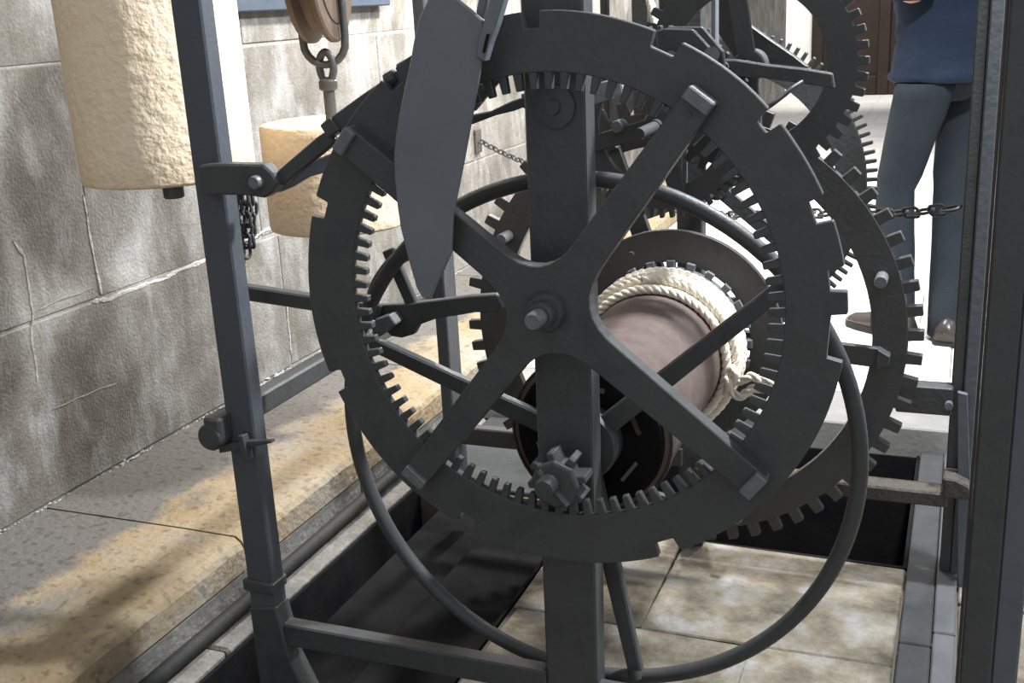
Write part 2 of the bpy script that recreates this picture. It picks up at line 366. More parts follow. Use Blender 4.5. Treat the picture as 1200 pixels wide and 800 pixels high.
# ------------------------------------------------------------------ clock frame
YF = 1.49; YR = 2.30
fr = thing('clock_frame', 'dark wrought iron clock frame of tall square posts joined by rails', 'clock frame', (-.535, YF, 0))
def post(x0, x1, y0, y1, z0=0., z1=1.55, x0t=None, x1t=None, m='iron', name='post'):
    x0t = x0 if x0t is None else x0t; x1t = x1 if x1t is None else x1t
    v = [(x0,y0,z0),(x1,y0,z0),(x1,y1,z0),(x0,y1,z0),(x0t,y0,z1),(x1t,y0,z1),(x1t,y1,z1),(x0t,y1,z1)]
    return MB().add(v, [(0,3,2,1),(4,5,6,7),(0,1,5,4),(1,2,6,5),(2,3,7,6),(3,0,4,7)]).build(name, m, fr, bevel=.003)
pl = post(-1.150, -1.094, 1.475, 1.510, m='iron_post')
for z in (.245,): MB().box(-1.158, -1.092, 1.468, 1.516, z-.012, z+.012).build('collar', 'iron', pl, bevel=.004)
MB().prism([(-1.150,1.47,0),(-1.150,1.47,.20),(-1.094,1.47,.21),(-1.075,1.47,.10),(-1.045,1.47,.03),(-1.04,1.47,0)], (0,.045,0)).build('foot', 'iron', pl, bevel=.003)
pc = post(-.587, -.500, 1.485, 1.530, 0, 1.55, -.574, -.483)
q = A(650,125,1.483); MB().lathe([(.030,0),(.030,-.004),(.022,-.006),(.011,-.006),(.010,-.012),(.001,-.012)], q, 'Y', 28).build('bearing_boss', 'iron', pc, True, angle=35)
pr = post(.0385, .0785, 1.475, 1.520)
post(.0785, .112, 1.485, 1.510, m='iron_grey')  # paler grey bar beside the dark post
post(.0335, .0375, 1.478, 1.50, m='iron', name='edge_strip')
rl = post(-1.138, -1.108, YR-.02, YR+.045, m='iron_post'); rr = post(.004, .027, YR, YR+.05)
post(.027, .053, YR-.005, YR+.02, m='iron_grey')  # lit front face of the rear post, light put into a paler bar
rc = post(-.560, -.505, YR, YR+.04)
# other uprights of the rear frame seen above the count wheel
for xa, xb, y, m in ((703,711,2.32,'iron'),(740,760,2.3,'iron'),(772,781,2.34,'iron_grey'),(793,803,2.2,'iron'),(833,840,2.25,'iron_blue')):
    a = A(xa, 20, y); b = A(xb, 20, y); post(a.x, b.x, y, y+.025, .95, 1.55, name='upright', m=m)
# rails
MB().box(-1.10, -.585, 1.478, 1.508, .128, .172).build('front_rail', 'iron', fr, bevel=.003)
MB().box(-.50, .045, 1.478, 1.508, .112, .160).build('front_rail', 'iron', fr, bevel=.003)
sr = MB().box(-1.172, -1.138, 1.44, YR+.02, .535, .575).build('side_rail', 'iron', fr, bevel=.004)
q = A(250, 504, 1.455); MB().lathe([(.001,-.012),(.021,-.012),(.024,-.008),(.024,.03),(.001,.03)], (-1.162, 1.45, .540), 'Y', 20).build('rail_head', 'iron', sr, True, angle=40)
wk = MB().prism([A(255,522,1.462),A(285,517,1.462),A(318,517,1.462),A(318,519,1.462),A(285,526,1.462),A(257,531,1.462)], (0,.012,0)).build('wedge_key', 'iron', fr, bevel=.001)
MB().prism([A(278,511,1.455),A(284,511,1.455),A(291,542,1.455),A(285,542,1.455)], (0,.02,0)).build('cotter_pin', 'iron', wk, bevel=.001)
MB().box(-1.11, -.55, YR-.005, YR+.025, .195, .240).build('rear_rail', 'iron', fr, bevel=.003)
p = A(900,545,YR)
rb = MB().box(-.51, .012, YR-.06, YR-.005, .190, .222).build('rear_rail', 'iron_rust', fr, bevel=.004)
MB().prism([A(1105,560,2.235),A(1120,562,2.235),A(1136,570,2.235),A(1140,580,2.235),A(1136,587,2.235),A(1105,583,2.235)], (0,.06,0)).build('rail_tongue', 'iron_rust', rb, bevel=.004)
MB().box(-.10, .008, YR-.02, YR+.02, .375, .435).build('upper_rear_rail', 'iron', fr, bevel=.003)
st = MB().prism([A(1122,459,2.27),A(1134,462,2.27),A(1137,560,2.27),A(1138,640,2.27),A(1124,755,2.27),A(1122,755,2.27),A(1122,560,2.27)], (0,.012,0)).build('rear_strap', 'iron_grey', fr, bevel=.002)
MB().lathe([(.001,-.012),(.008,-.012),(.008,.004),(.001,.004)], A(1112,474,YR-.025), 'Y', 10).build('rivet', 'iron_worn', st)
# bracket and pivot on the left post
br_ = MB().prism([A(x,y,1.445) for x,y in ((232,194),(255,192),(308,193),(319,203),(325,215),(319,226),(309,232),(288,229),(232,228))], (0,.028,0)).build('pivot_bracket', 'iron', fr, bevel=.003)
MB().lathe([(.001,-.012),(.009,-.012),(.011,-.008),(.011,.09),(.001,.09)], A(302,213,1.443), 'Y', 16).build('pivot_bolt', 'iron_worn', br_, True, angle=35)

# ------------------------------------------------------------------ wheels
def ring_profile(r0, r1, y0, y1): return [(r0,y0),(r1,y0),(r1,y1),(r0,y1)]
def tooth_mesh(r0, r1, w0, w1, y0, y1): # radial tooth along +X, centred on the axis
    return MB().add([(r0,y0,-w0/2),(r1,y0,-w1/2),(r1,y0,w1/2),(r0,y0,w0/2),(r0,y1,-w0/2),(r1,y1,-w1/2),(r1,y1,w1/2),(r0,y1,w0/2)],
                    [(0,1,2,3),(7,6,5,4),(0,4,5,1),(1,5,6,2),(2,6,7,3),(3,7,4,0)])
def teeth(root, n, r0, r1, w0, w1, y0, y1, m='iron', ph=0., bevel=.0012, skip=None):
    first = None
    for i in range(n):
        an = ph+2*PI*i/n
        if first is None:
            me = bpy.data.meshes.new('tooth'); t = tooth_mesh(r0, r1, w0, w1, y0, y1); me.from_pydata(t.v, [], t.f); me.materials.append(MAT[m])
            bm = bmesh.new(); bm.from_mesh(me); bmesh.ops.recalc_face_normals(bm, faces=bm.faces); bm.to_mesh(me); bm.free()
            o = bpy.data.objects.new('tooth', me); col.objects.link(o); o.parent = root
            if bevel:
                b = o.modifiers.new('bevel', 'BEVEL'); b.width = bevel; b.segments = 1
            first = o
        else: o = copy_part(first, root)
        o.rotation_euler = (0, -an, 0)
def polar(c, r, deg, y): a = math.radians(deg); return Vector((c.x+r*math.cos(a), y, c.z+r*math.sin(a)))

# --- count wheel
CW = Vector((-.5265, 1.436, H-.412))
cw = thing('count_wheel', 'large flat iron count wheel with notched rim and inward teeth, foremost of the wheels', 'gear wheel', CW)
notches = [(90.3,94.1),(62.1,67.7),(38.9,42.4),(19.0,24.0),(5.6,10.4),(-8.1,1.3),(-68.3,-63.2),(198.5,203.5),(157.8,162.4),(243.5,248),(123.5,127.5)]
nts = sorted([((a+360) % 360, (b+360) % 360 if (b+360) % 360 > (a+360) % 360 else (b+360) % 360+360) for a, b in notches])
def rim_radius_angles():
    out = []; prof = []
    for a, b in nts: prof += [(a-.001,.400),(a+.3,.379),(b-.3,.379),(b+.001,.400)]
    extra = []
    for d in range(0, 360, 2):
        r = .400
        inside = any(a-.4 <= d <= b+.4 or a-.4 <= d+360 <= b+.4 for a, b in nts)
        if not inside: extra.append((float(d), .400))
    allp = [(a % 360, r) for a, r in prof]+extra
    return sorted(allp)
pa = rim_radius_angles()
y0, y1 = 1.430, 1.444
mb = MB(); n = len(pa)
vs = []
for a, r in pa:
    rr_ = r + (noise.noise(Vector((a*.05, 2, 5)))*.0015 if r > .39 else 0)
    for rad, yy in ((rr_,y0),(rr_,y1),(.322,y0),(.322,y1)): vs.append(polar(CW, rad, a, yy))
fs = []
for i in range(n):
    j = (i+1) % n; a, b = i*4, j*4
    fs += [(a, b, b+2, a+2), (a+1, a+3, b+3, b+1), (a, a+1, b+1, b), (a+2, b+2, b+3, a+3)]
mb.add(vs, fs).build('rim', 'iron', cw, bevel=.0012)
teeth(cw, 90, .325, .299, .0125, .009, y0-CW.y+.001, y1-CW.y-.001, ph=math.radians(1.0))
# spokes: flat arms in front of the rim, ends clinched over it
YS = 1.405                                 # front face of the arms
arms = [(53.0,.362), (141.5,.385), (230.5,.365), (321.4,.375)]; pts = []
for i, (dg, r1) in enumerate(arms):
    d = polar(Vector((0,0,0)), 1, dg, 0); t = Vector((-d.z, 0, d.x)); c0 = Vector((CW.x, YS, CW.z))
    pts += [c0+d*.11-t*.0245, c0+d*r1-t*.0200, c0+d*r1+t*.0200, c0+d*.11+t*.0245]
    nx = arms[(i+1) % 4][0]+(360 if i == 3 else 0); d2 = polar(Vector((0,0,0)), 1, nx, 0); t2 = Vector((-d2.z,0,d2.x))
    P0 = c0+d*.11+t*.0245; P2 = c0+d2*.11-t2*.0245; P1 = c0+polar(Vector((0,0,0)), 1, (dg+nx)/2, 0)*.030
    for k in range(1, 8): s = k/8; pts.append(P0*(1-s)**2+P1*2*s*(1-s)+P2*s*s)
hub = MB().prism(pts, (0,.026,0)).build('spoke_cross', 'iron', cw, bevel=.0015)
for dg, r1 in arms:
    d = polar(Vector((0,0,0)), 1, dg, 0); c0 = Vector((CW.x, YS+.006, CW.z))
    MB().beam(c0+d*(r1-.016), c0+d*(r1+.003), .0395, .030, (0,1,0)).build('clinched_end', 'iron_worn', hub, bevel=.002)
q = polar(CW, .335, 53, YS); MB().lathe([(.001,-.003),(.004,-.0025),(.004,.002),(.001,.002)], q, 'Y', 8).build('rivet', 'iron_rust', hub)
MB().lathe([(.001,-.034),(.0165,-.034),(.0185,-.031),(.0185,-.016),(.026,-.016),(.028,-.012),(.028,.012),(.001,.012)], (CW.x, 1.405, CW.z), 'Y', 24).build('collar', 'iron', hub, True, angle=35)
MB().lathe([(.001,-.062),(.0105,-.062),(.0125,-.058),(.0125,.09),(.001,.09)], (CW.x, 1.407, CW.z), 'Y', 20).build('arbor', 'iron_worn', hub, True, angle=35)

# --- winding wheel, barrel and great wheel share one axle
AXX, AXZ = -.535, H-.675
def ax(y): return Vector((AXX, y, AXZ))
ww = thing('winding_wheel', 'large round iron hoop with three spokes behind the count wheel', 'hand wheel', ax(1.57))
MB().tube([polar(ax(1.57), .4215, 3*i, 1.57) for i in range(120)], .0125, 12, True).build('hoop', 'iron', ww, True)
for px in ((440,403),(915,338),(745,783)):
    e = A(*px, 1.57); d = (e-ax(1.57)); d.y = 0; L_ = .415; d.normalize()
    s_ = MB().beam(ax(1.57)+d*.03, ax(1.57)+d*L_, .034, .018, (0,1,0), .024).build('spoke', 'iron', ww, bevel=.003)
    MB().tube([ax(1.57)+d*(L_-.012), ax(1.57)+d*(L_+.004)], [.012,.0175], 10).build('spoke_end', 'iron', s_, True, angle=40)
MB().lathe([(.02,-.02),(.055,-.02),(.058,-.015),(.058,.02),(.02,.02)], ax(1.57), 'Y', 28, True).build('hub', 'iron', ww, True, angle=35)

pn = thing('drive_pinion', 'small toothed iron pinion meshing with the bottom of the count wheel', 'pinion', ax(1.43)+Vector((.006,0,-.004)))
PC = pn.location.copy()
pts = []
MB().lathe([(.001,-.022),(.034,-.022),(.038,-.018),(.038,-.012),(.026,-.012),(.026,.03),(.001,.03)], PC, 'Y', 8).build('face_plate', 'iron', pn, bevel=.0015)
teeth(pn, 8, .022, .046, .014, .010, -.012, .026, 'iron', .2)
MB().beam(PC+Vector((-.022,-.024,.022)), PC+Vector((.022,-.024,-.028)), .006, .004, (0,1,0)).build('key_bar', 'iron_worn', pn)
MB().lathe([(.001,-.03),(.006,-.03),(.006,.0),(.001,.0)], PC, 'Y', 12).build('arbor_end', 'iron_worn', pn)

bl = thing('rope_barrel', 'reddish brown wooden winding barrel lying behind the hoop wheel', 'barrel', ax(1.8)-Vector((0,0,.135)))
MB().lathe([(.03,1.60),(.126,1.60),(.1335,1.606),(.1335,1.63),(.1320,1.64),(.1305,2.12),(.03,2.12)], (AXX,0,AXZ), 'Y', 64, True).build('drum', 'barrel_wood', bl, True, angle=35)
MB().lathe([(.001,1.592),(.120,1.592),(.124,1.600),(.001,1.604)], (AXX,0,AXZ), 'Y', 48).build('end_disc', 'dark_board', bl)
MB().lathe([(.1335,1.602),(.1365,1.602),(.1365,1.622),(.1335,1.622)], (AXX,0,AXZ), 'Y', 48, True).build('end_band', 'iron_rust', bl, True, angle=35)
MB().lathe([(.001,1.38),(.014,1.38),(.016,1.39),(.016,2.36),(.001,2.36)], (AXX,0,AXZ), 'Y', 16).build('axle', 'iron', bl, True, angle=35)
for k in range(6):
    a = 2*PI*k/6+.4; c0 = ax(1.588)+Vector((math.cos(a)*.085,0,math.sin(a)*.085)); t = Vector((-math.sin(a),0,math.cos(a)))
    MB().beam(c0-t*.02, c0+t*.02, .006, .006, (0,1,0)).build('staple', 'iron_worn' if k % 2 else 'iron_rust', bl)

# rope wound on the barrel
rp = thing('barrel_rope', 'pale twisted rope wound round the far end of the barrel', 'rope', ax(2.05)-Vector((0,0,.15)))
def coil_pts(rad, yc, n, a0=0, a1=360, rise=0): return [polar(ax(0), rad, a0+(a1-a0)*i/n, yc+rise*i/n) for i in range(n+1)]
def twist_rope(pts, r, closed, turns_per_m=22):
    # three strands laid round a centre line
    mb = MB(); m = len(pts); s = 0; S = [0]
    for i in range(1, m): s += (pts[i]-pts[i-1]).length; S.append(s)
    for k in range(3):
        q = []
        for i, p in enumerate(pts):
            t = (pts[min(i+1,m-1)]-pts[max(i-1,0)]).normalized(); ref = Vector((0,1,0)) if abs(t.y) < .9 else Vector((0,0,1)); u = (ref-t*ref.dot(t)).normalized(); v = t.cross(u)
            a = 2*PI*(S[i]*turns_per_m+k/3); q.append(p+u*math.cos(a)*r*.52+v*math.sin(a)*r*.52)
        mb.tube(q, r*.56, 6, False)
    return mb
for j in range(7):
    yc = 2.005+j*.0175; rad = .1405+.003*(j > 1)+.004*(j > 4)
    twist_rope(coil_pts(rad, yc, 260, 20+j*13, 379+j*13), .0092, False).build('coil', 'rope', rp, True)
for j in range(5):
    yc = 2.022+j*.0175
    twist_rope(coil_pts(.1555, yc, 260, 100+j*13, 459+j*13), .0085, False).build('coil', 'rope', rp, True)
e0 = [A(846,440,2.03),A(856,458,2.00),A(868,464,1.99),A(882,455,1.985),A(896,456,1.98),A(910,452,1.975)]
e1 = [A(850,432,2.03),A(866,446,2.00),A(880,441,1.99),A(893,445,1.985),A(908,447,1.98),A(911,455,1.975)]
def smooth_path(pts, n=12):
    out = []; P = [pts[0]]+pts+[pts[-1]]
    for i in range(1, len(P)-2):
        for k in range(n):
            t = k/n; a, b, c, d = P[i-1], P[i], P[i+1], P[i+2]
            out.append(.5*((2*b)+(c-a)*t+(2*a-5*b+4*c-d)*t*t+(3*b-a-3*c+d)*t**3))
    out.append(pts[-1]); return out
for e in (e0, e1): twist_rope(smooth_path(e), .0085, False, 16).build('loose_end', 'rope', rp, True)
for (x,y) in ((858,436),(850,446)):
    MB().tube(smooth_path([A(x-6,y-8,2.02),A(x+4,y,1.995),A(x+2,y+12,2.0),A(x-6,y+16,2.02)]), .008, 8).build('knot', 'rope', rp, True)

rt = thing('ratchet_ring', 'dark iron ring plate standing between rope and great wheel', 'ring', ax(2.17))
MB().lathe(ring_profile(.160, .226, 2.150, 2.164), (AXX,0,AXZ), 'Y', 72, True).build('ring_plate', 'iron', rt, True, bevel=.001, angle=35)
teeth(rt, 24, .165, .138, .018, .012, -.03, -.008, 'iron_blue')
MB().lathe([(.132,2.128),(.150,2.128),(.152,2.150),(.132,2.150)], (AXX,0,AXZ), 'Y', 48, True).build('inner_band', 'iron_blue', rt, True, angle=35)
q = A(740,298,2.15); MB().lathe([(.001,-.006),(.006,-.006),(.007,0),(.001,.0)], q, 'Y', 12).build('rivet', 'iron', rt)

GY = 2.22
gw = thing('great_wheel', 'big iron great wheel with square outward teeth at the back of the barrel', 'gear wheel', ax(GY))
MB().lathe(ring_profile(.388, .455, GY-.010, GY+.010), (AXX,0,AXZ), 'Y', 120, True).build('rim', 'iron', gw, True, bevel=.0015, angle=35)
teeth(gw, 60, .45, .484, .0235, .020, -.009, .009, 'iron', math.radians(2))
for px in ((1046,420),(590,520),(700,130)):
    e = A(*px, GY-.015); d = e-ax(GY-.015); d.y = 0; d.normalize()
    s_ = MB().beam(ax(GY-.018)+d*.05, ax(GY-.018)+d*.405, .040, .016, (0,1,0)).build('spoke', 'iron', gw, bevel=.0015)
    MB().beam(ax(GY-.022)+d*.40, ax(GY-.022)+d*.425, .044, .03, (0,1,0), .02).build('clinched_end', 'iron', s_, bevel=.002)
for k in range(8):
    a = math.degrees(math.atan2(A(1040,326,GY-.03).z-AXZ, A(1040,326,GY-.03).x-AXX))+45*k
    q = polar(ax(0), .422, a, GY-.012); MB().lathe([(.001,-.040),(.011,-.040),(.0125,-.037),(.0125,.004),(.001,.004)], q, 'Y', 14).build('lifting_pin', 'iron_worn', gw, True, angle=35)

def simple_wheel(name, label, px, Rpx, Y, inner, n, tlen, tw, th, spokes, m='iron', ph=0, C=None, R=None):
    c = A(*px, Y) if C is None else C; R = PR(*px, Rpx, Y) if R is None else R
    t = thing(name, label, 'gear wheel', c)
    MB().lathe(ring_profile(R*inner, R-tlen, Y-th/2, Y+th/2), (c.x,0,c.z), 'Y', 96, True).build('rim', m, t, True, bevel=.001, angle=35)
    teeth(t, n, R-tlen-.004, R, tw, tw*.8, -th/2+.0005, th/2-.0005, m, ph)
    for dg in spokes:
        d = polar(Vector((0,0,0)), 1, dg, 0); c0 = Vector((c.x, Y-th/2-.005, c.z))
        MB().beam(c0, c0+d*(R*inner+.012), .030, .012, (0,1,0)).build('spoke', m, t, bevel=.0015)
    MB().lathe([(.001,-.05),(.012,-.05),(.012,-.02),(.026,-.02),(.028,-.016),(.028,.03),(.001,.03)], c, 'Y', 24).build('hub', m, t, True, angle=35)
    return t, c, R
w3, c3, R3 = simple_wheel('going_wheel', 'iron wheel with square stepped teeth at upper right, cut by the picture top', (879,77), 140, 2.0, .66, 46, .018, .016, .016, (100,190,275), ph=.02)
c4 = Vector((-.4925*2.42/2.4, 2.42, H-.4034*2.42/2.4))
w4, _, R4 = simple_wheel('fine_toothed_wheel', 'iron wheel with fine narrow teeth, rearmost behind the great wheel', None, None, 2.42, .75, 108, .022, .0085, .014, (80,200,-40), C=c4, R=.334)
w5, c5, R5 = simple_wheel('hoop_wheel', 'smaller dark toothed wheel seen between centre post and diagonal spoke', (775,145), 112, 1.95, .68, 56, .016, .009, .016, (15,105,195,285))
q = A(726,147,1.93); MB().lathe([(.001,-.02),(.010,-.02),(.011,-.016),(.011,.012),(.001,.012)], q, 'Y', 14).build('lifting_pin', 'iron_worn', w5, True, angle=35)
for t, c, ya, yb in ((w3,c3,1.54,2.30),(w5,c5,1.80,2.30),(w4,c4,2.28,2.5)):
    MB().lathe([(.001,ya),(.010,ya),(.010,yb),(.001,yb)], (c.x,0,c.z), 'Y', 14).build('arbor', 'iron', t, True, angle=35)

# ------------------------------------------------------------------ fly blade in front
YB = 1.372
fly = thing('fly_blade', 'blue grey leaf shaped iron fly blade hanging in front of the count wheel', 'fly blade', A(497,350,YB))
out = [(503,-12),(501,0),(491,20),(485,45),(481,68),(469,125),(463,160),(461,185),(462,209),(465,240),(469,267),(478,304),(488,338),(494,348),(500,351),(505,348),(511,334),(520,315),(528,297),(530,253),(542,193),(554,128),(560,95),(564,68),(567,45),(566,24),(552,12),(537,0),(522,-12)]
MB().prism([A(x,y,YB) for x,y in out], (0,.008,0)).build('blade', 'iron_blue', fly, bevel=.002)
st = MB().prism([A(x,y,YB-.006) for x,y in ((576,-14),(594,-14),(590,0),(581,30),(573,52),(567,73),(557,66),(560,45),(567,24),(573,0))], (0,.020,0)).build('strap', 'iron_blue', fly, bevel=.002)
MB().prism([A(x,y,YB+.012) for x,y in ((562,-14),(574,-14),(570,5),(565,24),(557,15),(560,0))], (0,.010,0)).build('strap_leaf', 'iron_blue', st, bevel=.002)
MB().prism([A(x,y,YB-.009) for x,y in ((570,40),(573,40),(568,62),(565,62))], (0,.004,0)).build('slot', 'dark_board', st)

# ------------------------------------------------------------------ levers
def plate(name, pxs, Y, th, m, parent, bevel=.002): return MB().prism([A(x,y,Y) for x,y in pxs], (0,th,0)).build(name, m, parent, bevel=bevel)
lv = thing('lifting_lever', 'dark iron lever rising from the left post bracket to the count wheel rim', 'lever', A(325,212,1.46))
plate('arm', ((323,202),(330,196),(372,160),(383,153),(394,166),(345,205),(332,218),(322,214)), 1.462, .016, 'iron', lv)
plate('blade_plate', ((376,146),(392,134),(425,110),(452,92),(462,84),(472,79),(500,66),(520,80),(500,130),(480,176),(450,168),(420,150),(386,158)), 1.452, .012, 'iron', lv)
plate('sleeve', ((374,147),(386,137),(398,153),(384,162)), 1.446, .030, 'iron', lv)
for a in ((455,95,464,88),(471,83,482,75)):
    MB().tube([A(a[0],a[1],1.455), A(a[2],a[3],1.455)], [.012,.010], 10).build('bolt', 'iron', lv, True, angle=35)
plate('lower_arm', ((318,214),(330,208),(352,198),(372,186),(392,178),(410,176),(410,190),(385,201),(360,208),(342,219),(326,226)), 1.490, .014, 'iron_blue', lv)

dl = thing('detent_lever', 'iron detent lever lying level between hoop wheel and rear left post', 'lever', A(455,370,1.64))
plate('arm', ((440,358),(470,357),(510,352),(550,347),(580,345),(588,349),(593,360),(587,362),(582,367),(556,366),(540,369),(512,373),(490,381),(484,392),(470,396),(458,394),(452,388),(440,380)), 1.64, .018, 'iron', dl)
plate('end_lip', ((580,345),(588,346),(593,360),(588,362)), 1.63, .014, 'iron_worn', dl)
plate('counter_block', ((435,384),(440,374),(456,369),(464,380),(446,394),(437,397)), 1.61, .05, 'iron_worn', dl)
MB().tube(smooth_path([A(434,360,1.63),A(440,338,1.63),A(452,318,1.63),A(466,303,1.63),A(478,296,1.63)]), .0125, 8, flat=.7).build('curved_arm', 'iron', dl, True)
MB().beam(A(455,292,1.65), A(486,362,1.65), .022, .012).build('brace', 'iron', dl, bevel=.002)
MB().beam(A(278,340,1.60), A(448,366,1.64), .027, .022).build('tail', 'iron', dl, bevel=.003)

ul = thing('warning_lever', 'long slanting iron lever passing behind the top of the centre post', 'lever', A(540,145,1.72))
plate('arm', ((530,142),(545,136),(575,130),(600,118),(620,112),(622,122),(602,130),(578,136),(552,146),(532,150)), 1.72, .016, 'iron', ul)
plate('raised_arm', ((682,102),(704,96),(727,90),(730,110),(705,119),(682,127)), 1.60, .03, 'iron_lit', ul)
MB().beam(A(616,118,1.73), A(690,108,1.62), .024, .016).build('link', 'iron', ul, bevel=.002)
MB().beam(A(550,124,1.70), A(585,82,1.70), .026, .014).build('tail', 'iron', ul, bevel=.002)
plate('latch', ((552,106),(560,92),(576,84),(596,86),(590,94),(578,98),(566,110)), 1.69, .014, 'iron', ul)

bk = thing('pivot_cradle', 'open iron cradle with roller behind the top right of the count wheel', 'bracket', A(800,70,1.62))
plate('near_cheek', ((768,36),(779,33),(812,34),(836,60),(842,92),(790,78),(770,62)), 1.60, .008, 'iron', bk)
plate('far_cheek', ((782,31),(823,31),(848,60),(850,80),(800,76),(782,50)), 1.675, .008, 'iron', bk)
MB().tube([A(834,64,1.59), A(834,64,1.69)], .011, 14).build('roller', 'iron_worn', bk, True, angle=35)
MB().tube([A(786,66,1.585), A(786,66,1.69)], .008, 12).build('spacer_pin', 'iron_blue', bk, True, angle=35)
bmv = thing('long_lever', 'straight iron lever running from the cradle to the stepped wheel', 'lever', A(900,85,1.70))
MB().prism([A(x,y,1.70) for x,y in ((836,70),(862,70),(900,76),(945,81),(975,86),(978,104),(940,98),(890,91),(836,88))], (0,.016,0)).build('arm', 'iron', bmv, bevel=.002)
MB().lathe([(.001,-.01),(.009,-.01),(.009,.03),(.001,.03)], A(848,79,1.70), 'Y', 12).build('pivot', 'iron', bmv)
wr = MB().tube(smooth_path([A(893,130,1.66),A(905,122,1.66),A(918,112,1.67),(A(929,103,1.68)),A(940,96,1.695)]), .0035, 8).build('trip_wire', 'iron', None, True)
tag(wr, 'thin bent wire between count wheel rim and long lever', 'wire')
ph_ = thing('top_detent', 'dark cranked iron arm above the long lever at upper right', 'lever', A(900,50,2.36))
plate('arm', ((853,-14),(858,0),(862,18),(880,30),(905,48),(930,65),(948,79),(900,74),(862,70),(842,40),(842,-14)), 2.10, .02, 'iron', ph_)
# upright strips added for the rear post's lit edges, and small striking work plates
sw = thing('lit_edge_strips', 'pair of upright strips for lit post edges with small latch behind the right of the count wheel', 'rods', A(815,245,2.05))
for xa, xb in ((798,804),(821,826)): MB().prism([A(xa,120,2.05),A(xb,120,2.05),A(xb,246,2.05),A(xa,246,2.05)], (0,.014,0)).build('rod', 'iron_blue', sw, bevel=.002)
plate('latch', ((826,200),(838,199),(852,206),(868,206),(876,210),(862,218),(846,224),(826,229)), 2.04, .012, 'iron', sw)
MB().tube([A(841,190,2.03), A(841,190,2.09)], .012, 10).build('stud', 'iron_blue', sw, True, angle=35)
MB().beam(A(798,232,2.045), A(760,215,2.045), .014, .01).build('foot', 'iron_blue', sw, bevel=.002)
# rope going up beside the rear uprights
ur = twist_rope([A(757,-20,2.27)*(1-i/60)+A(770,36,2.25)*(i/60) for i in range(61)], .0085, False, 26).build('upright_rope', 'rope', None, True)
tag(ur, 'pale rope running up past the picture top between rear uprights', 'rope')

# ------------------------------------------------------------------ chains
def link_mesh(name, L_, W_, r, m):
    pts = []
    for i in range(16):
        a = 2*PI*i/16; x = math.cos(a)*W_/2; z = math.sin(a)*W_/2 + (L_-W_)/2*(1 if math.sin(a) >= 0 else -1)
        pts.append((x, 0, z))
    return MB().tube(pts, r, 6, True)
def chain(root, pts, L_, W_, r, m, kink=0):
    # links set end to end along pts; the turn alternates
    P = [Vector(p) for p in pts]; S = [0]
    for a, b in zip(P[:-1], P[1:]): S.append(S[-1]+(b-a).length)
    step = L_-2.2*r; n = int(S[-1]/step); first = None
    def at(s):
        for i in range(len(P)-1):
            if s <= S[i+1] or i == len(P)-2: return P[i].lerp(P[i+1], (s-S[i])/(S[i+1]-S[i]))
    for k in range(n):
        c = at((k+.5)*step); t = (at((k+.9)*step)-at((k+.1)*step)).normalized()
        if first is None: o = first = link_mesh('link', L_, W_, r, m).build('link', m, None, True); o.parent = root
        else: o = copy_part(first, root)
        q = t.to_track_quat('Z', 'Y') @ Matrix.Rotation((PI/2 if k % 2 else 0)+.35+random.uniform(-kink,kink), 3, 'Z').to_quaternion()
        o.location = c-root.location; o.rotation_mode = 'QUATERNION'; o.rotation_quaternion = q
    return n
w0 = AX(558,165,WX); w1 = A(1128,243,2.30)
bc = thing('barrier_chain', 'long thin link chain strung from wall plate to the right rear post', 'chain', w0)
MB().box(WX+.0025, WX+.014, w0.y-.03, w0.y+.03, w0.z-.05, w0.z+.05).build('wall_plate', 'iron_rust', bc, bevel=.003)
mid = A(780,205,3.3); mid2 = A(958,250,2.62)
cp = smooth_path([w0+Vector((.015,0,0)), A(620,192,4.15), A(790,245,3.3), mid2, A(1050,250,2.44), w1], 14)
chain(bc, cp, .046, .022, .0034, 'iron')
hc = thing('hanging_chain', 'bunched dark chain hanging down beside the left frame post', 'chain', A(280,300,1.535))
for j, (x0, x1, yb) in enumerate(((271,275,300),(277,281,318),(283,283,330),(288,290,310),(293,295,292))):
    pts = [A(x0+(x1-x0)*i/8+1.5*math.sin(i*1.3+j), 212+(yb-212)*i/8, 1.530+.014*(j % 3)) for i in range(9)]
    chain(hc, pts, .025, .0165, .0030, 'iron', .6)
# ------------------------------------------------------------------ stone weights
def stone_weight(name, label, c, R, z0, z1, tilt=0):
    t = thing(name, label, 'clock weight', (c.x, c.y, z0), 'stone clock weights')
    n = 72; vs = []; fs = []
    prof = [(.001,z0),(R-.008,z0),(R-.002,z0+.002),(R,z0+.007)]+[(R,z0+.007+(z1-z0-.014)*i/14) for i in range(1,14)]+[(R,z1-.007),(R-.002,z1-.002),(R-.008,z1),(.001,z1)]
    for (r, z) in prof:
        for k in range(n):
            a = 2*PI*k/n; j = 1+noise.noise(Vector((math.cos(a)*3, math.sin(a)*3, z*7)))*.005 if r > .01 else 1
            vs.append((c.x+r*j*math.cos(a), c.y+r*j*math.sin(a), z))
    for i in range(len(prof)-1):
        for k in range(n): fs.append((i*n+k, i*n+(k+1) % n, (i+1)*n+(k+1) % n, (i+1)*n+k))
    MB().add(vs, fs).build('stone', 'weight_stone', t, True, angle=50)
    return t
def cyl_fit(xl, xr, y, Y):                 # upright cylinder whose two sides pass through the pixels xl and xr
    d1 = ray(xl, y); d2 = ray(xr, y); d1.z = 0; d2.z = 0; d1.normalize(); d2.normalize()
    b_ = (d1+d2).normalized(); c_ = b_*(Y/b_.y); return c_, c_.length*math.sin(d1.angle(d2)/2)
def z_at(x, y, dist):
    d = ray(x, y); return H+d.z*dist/math.hypot(d.x, d.y)
Yw = 1.75
cW, RW = cyl_fit(91, 300, 195, Yw)
zb = z_at(185, 222, cW.length-RW)
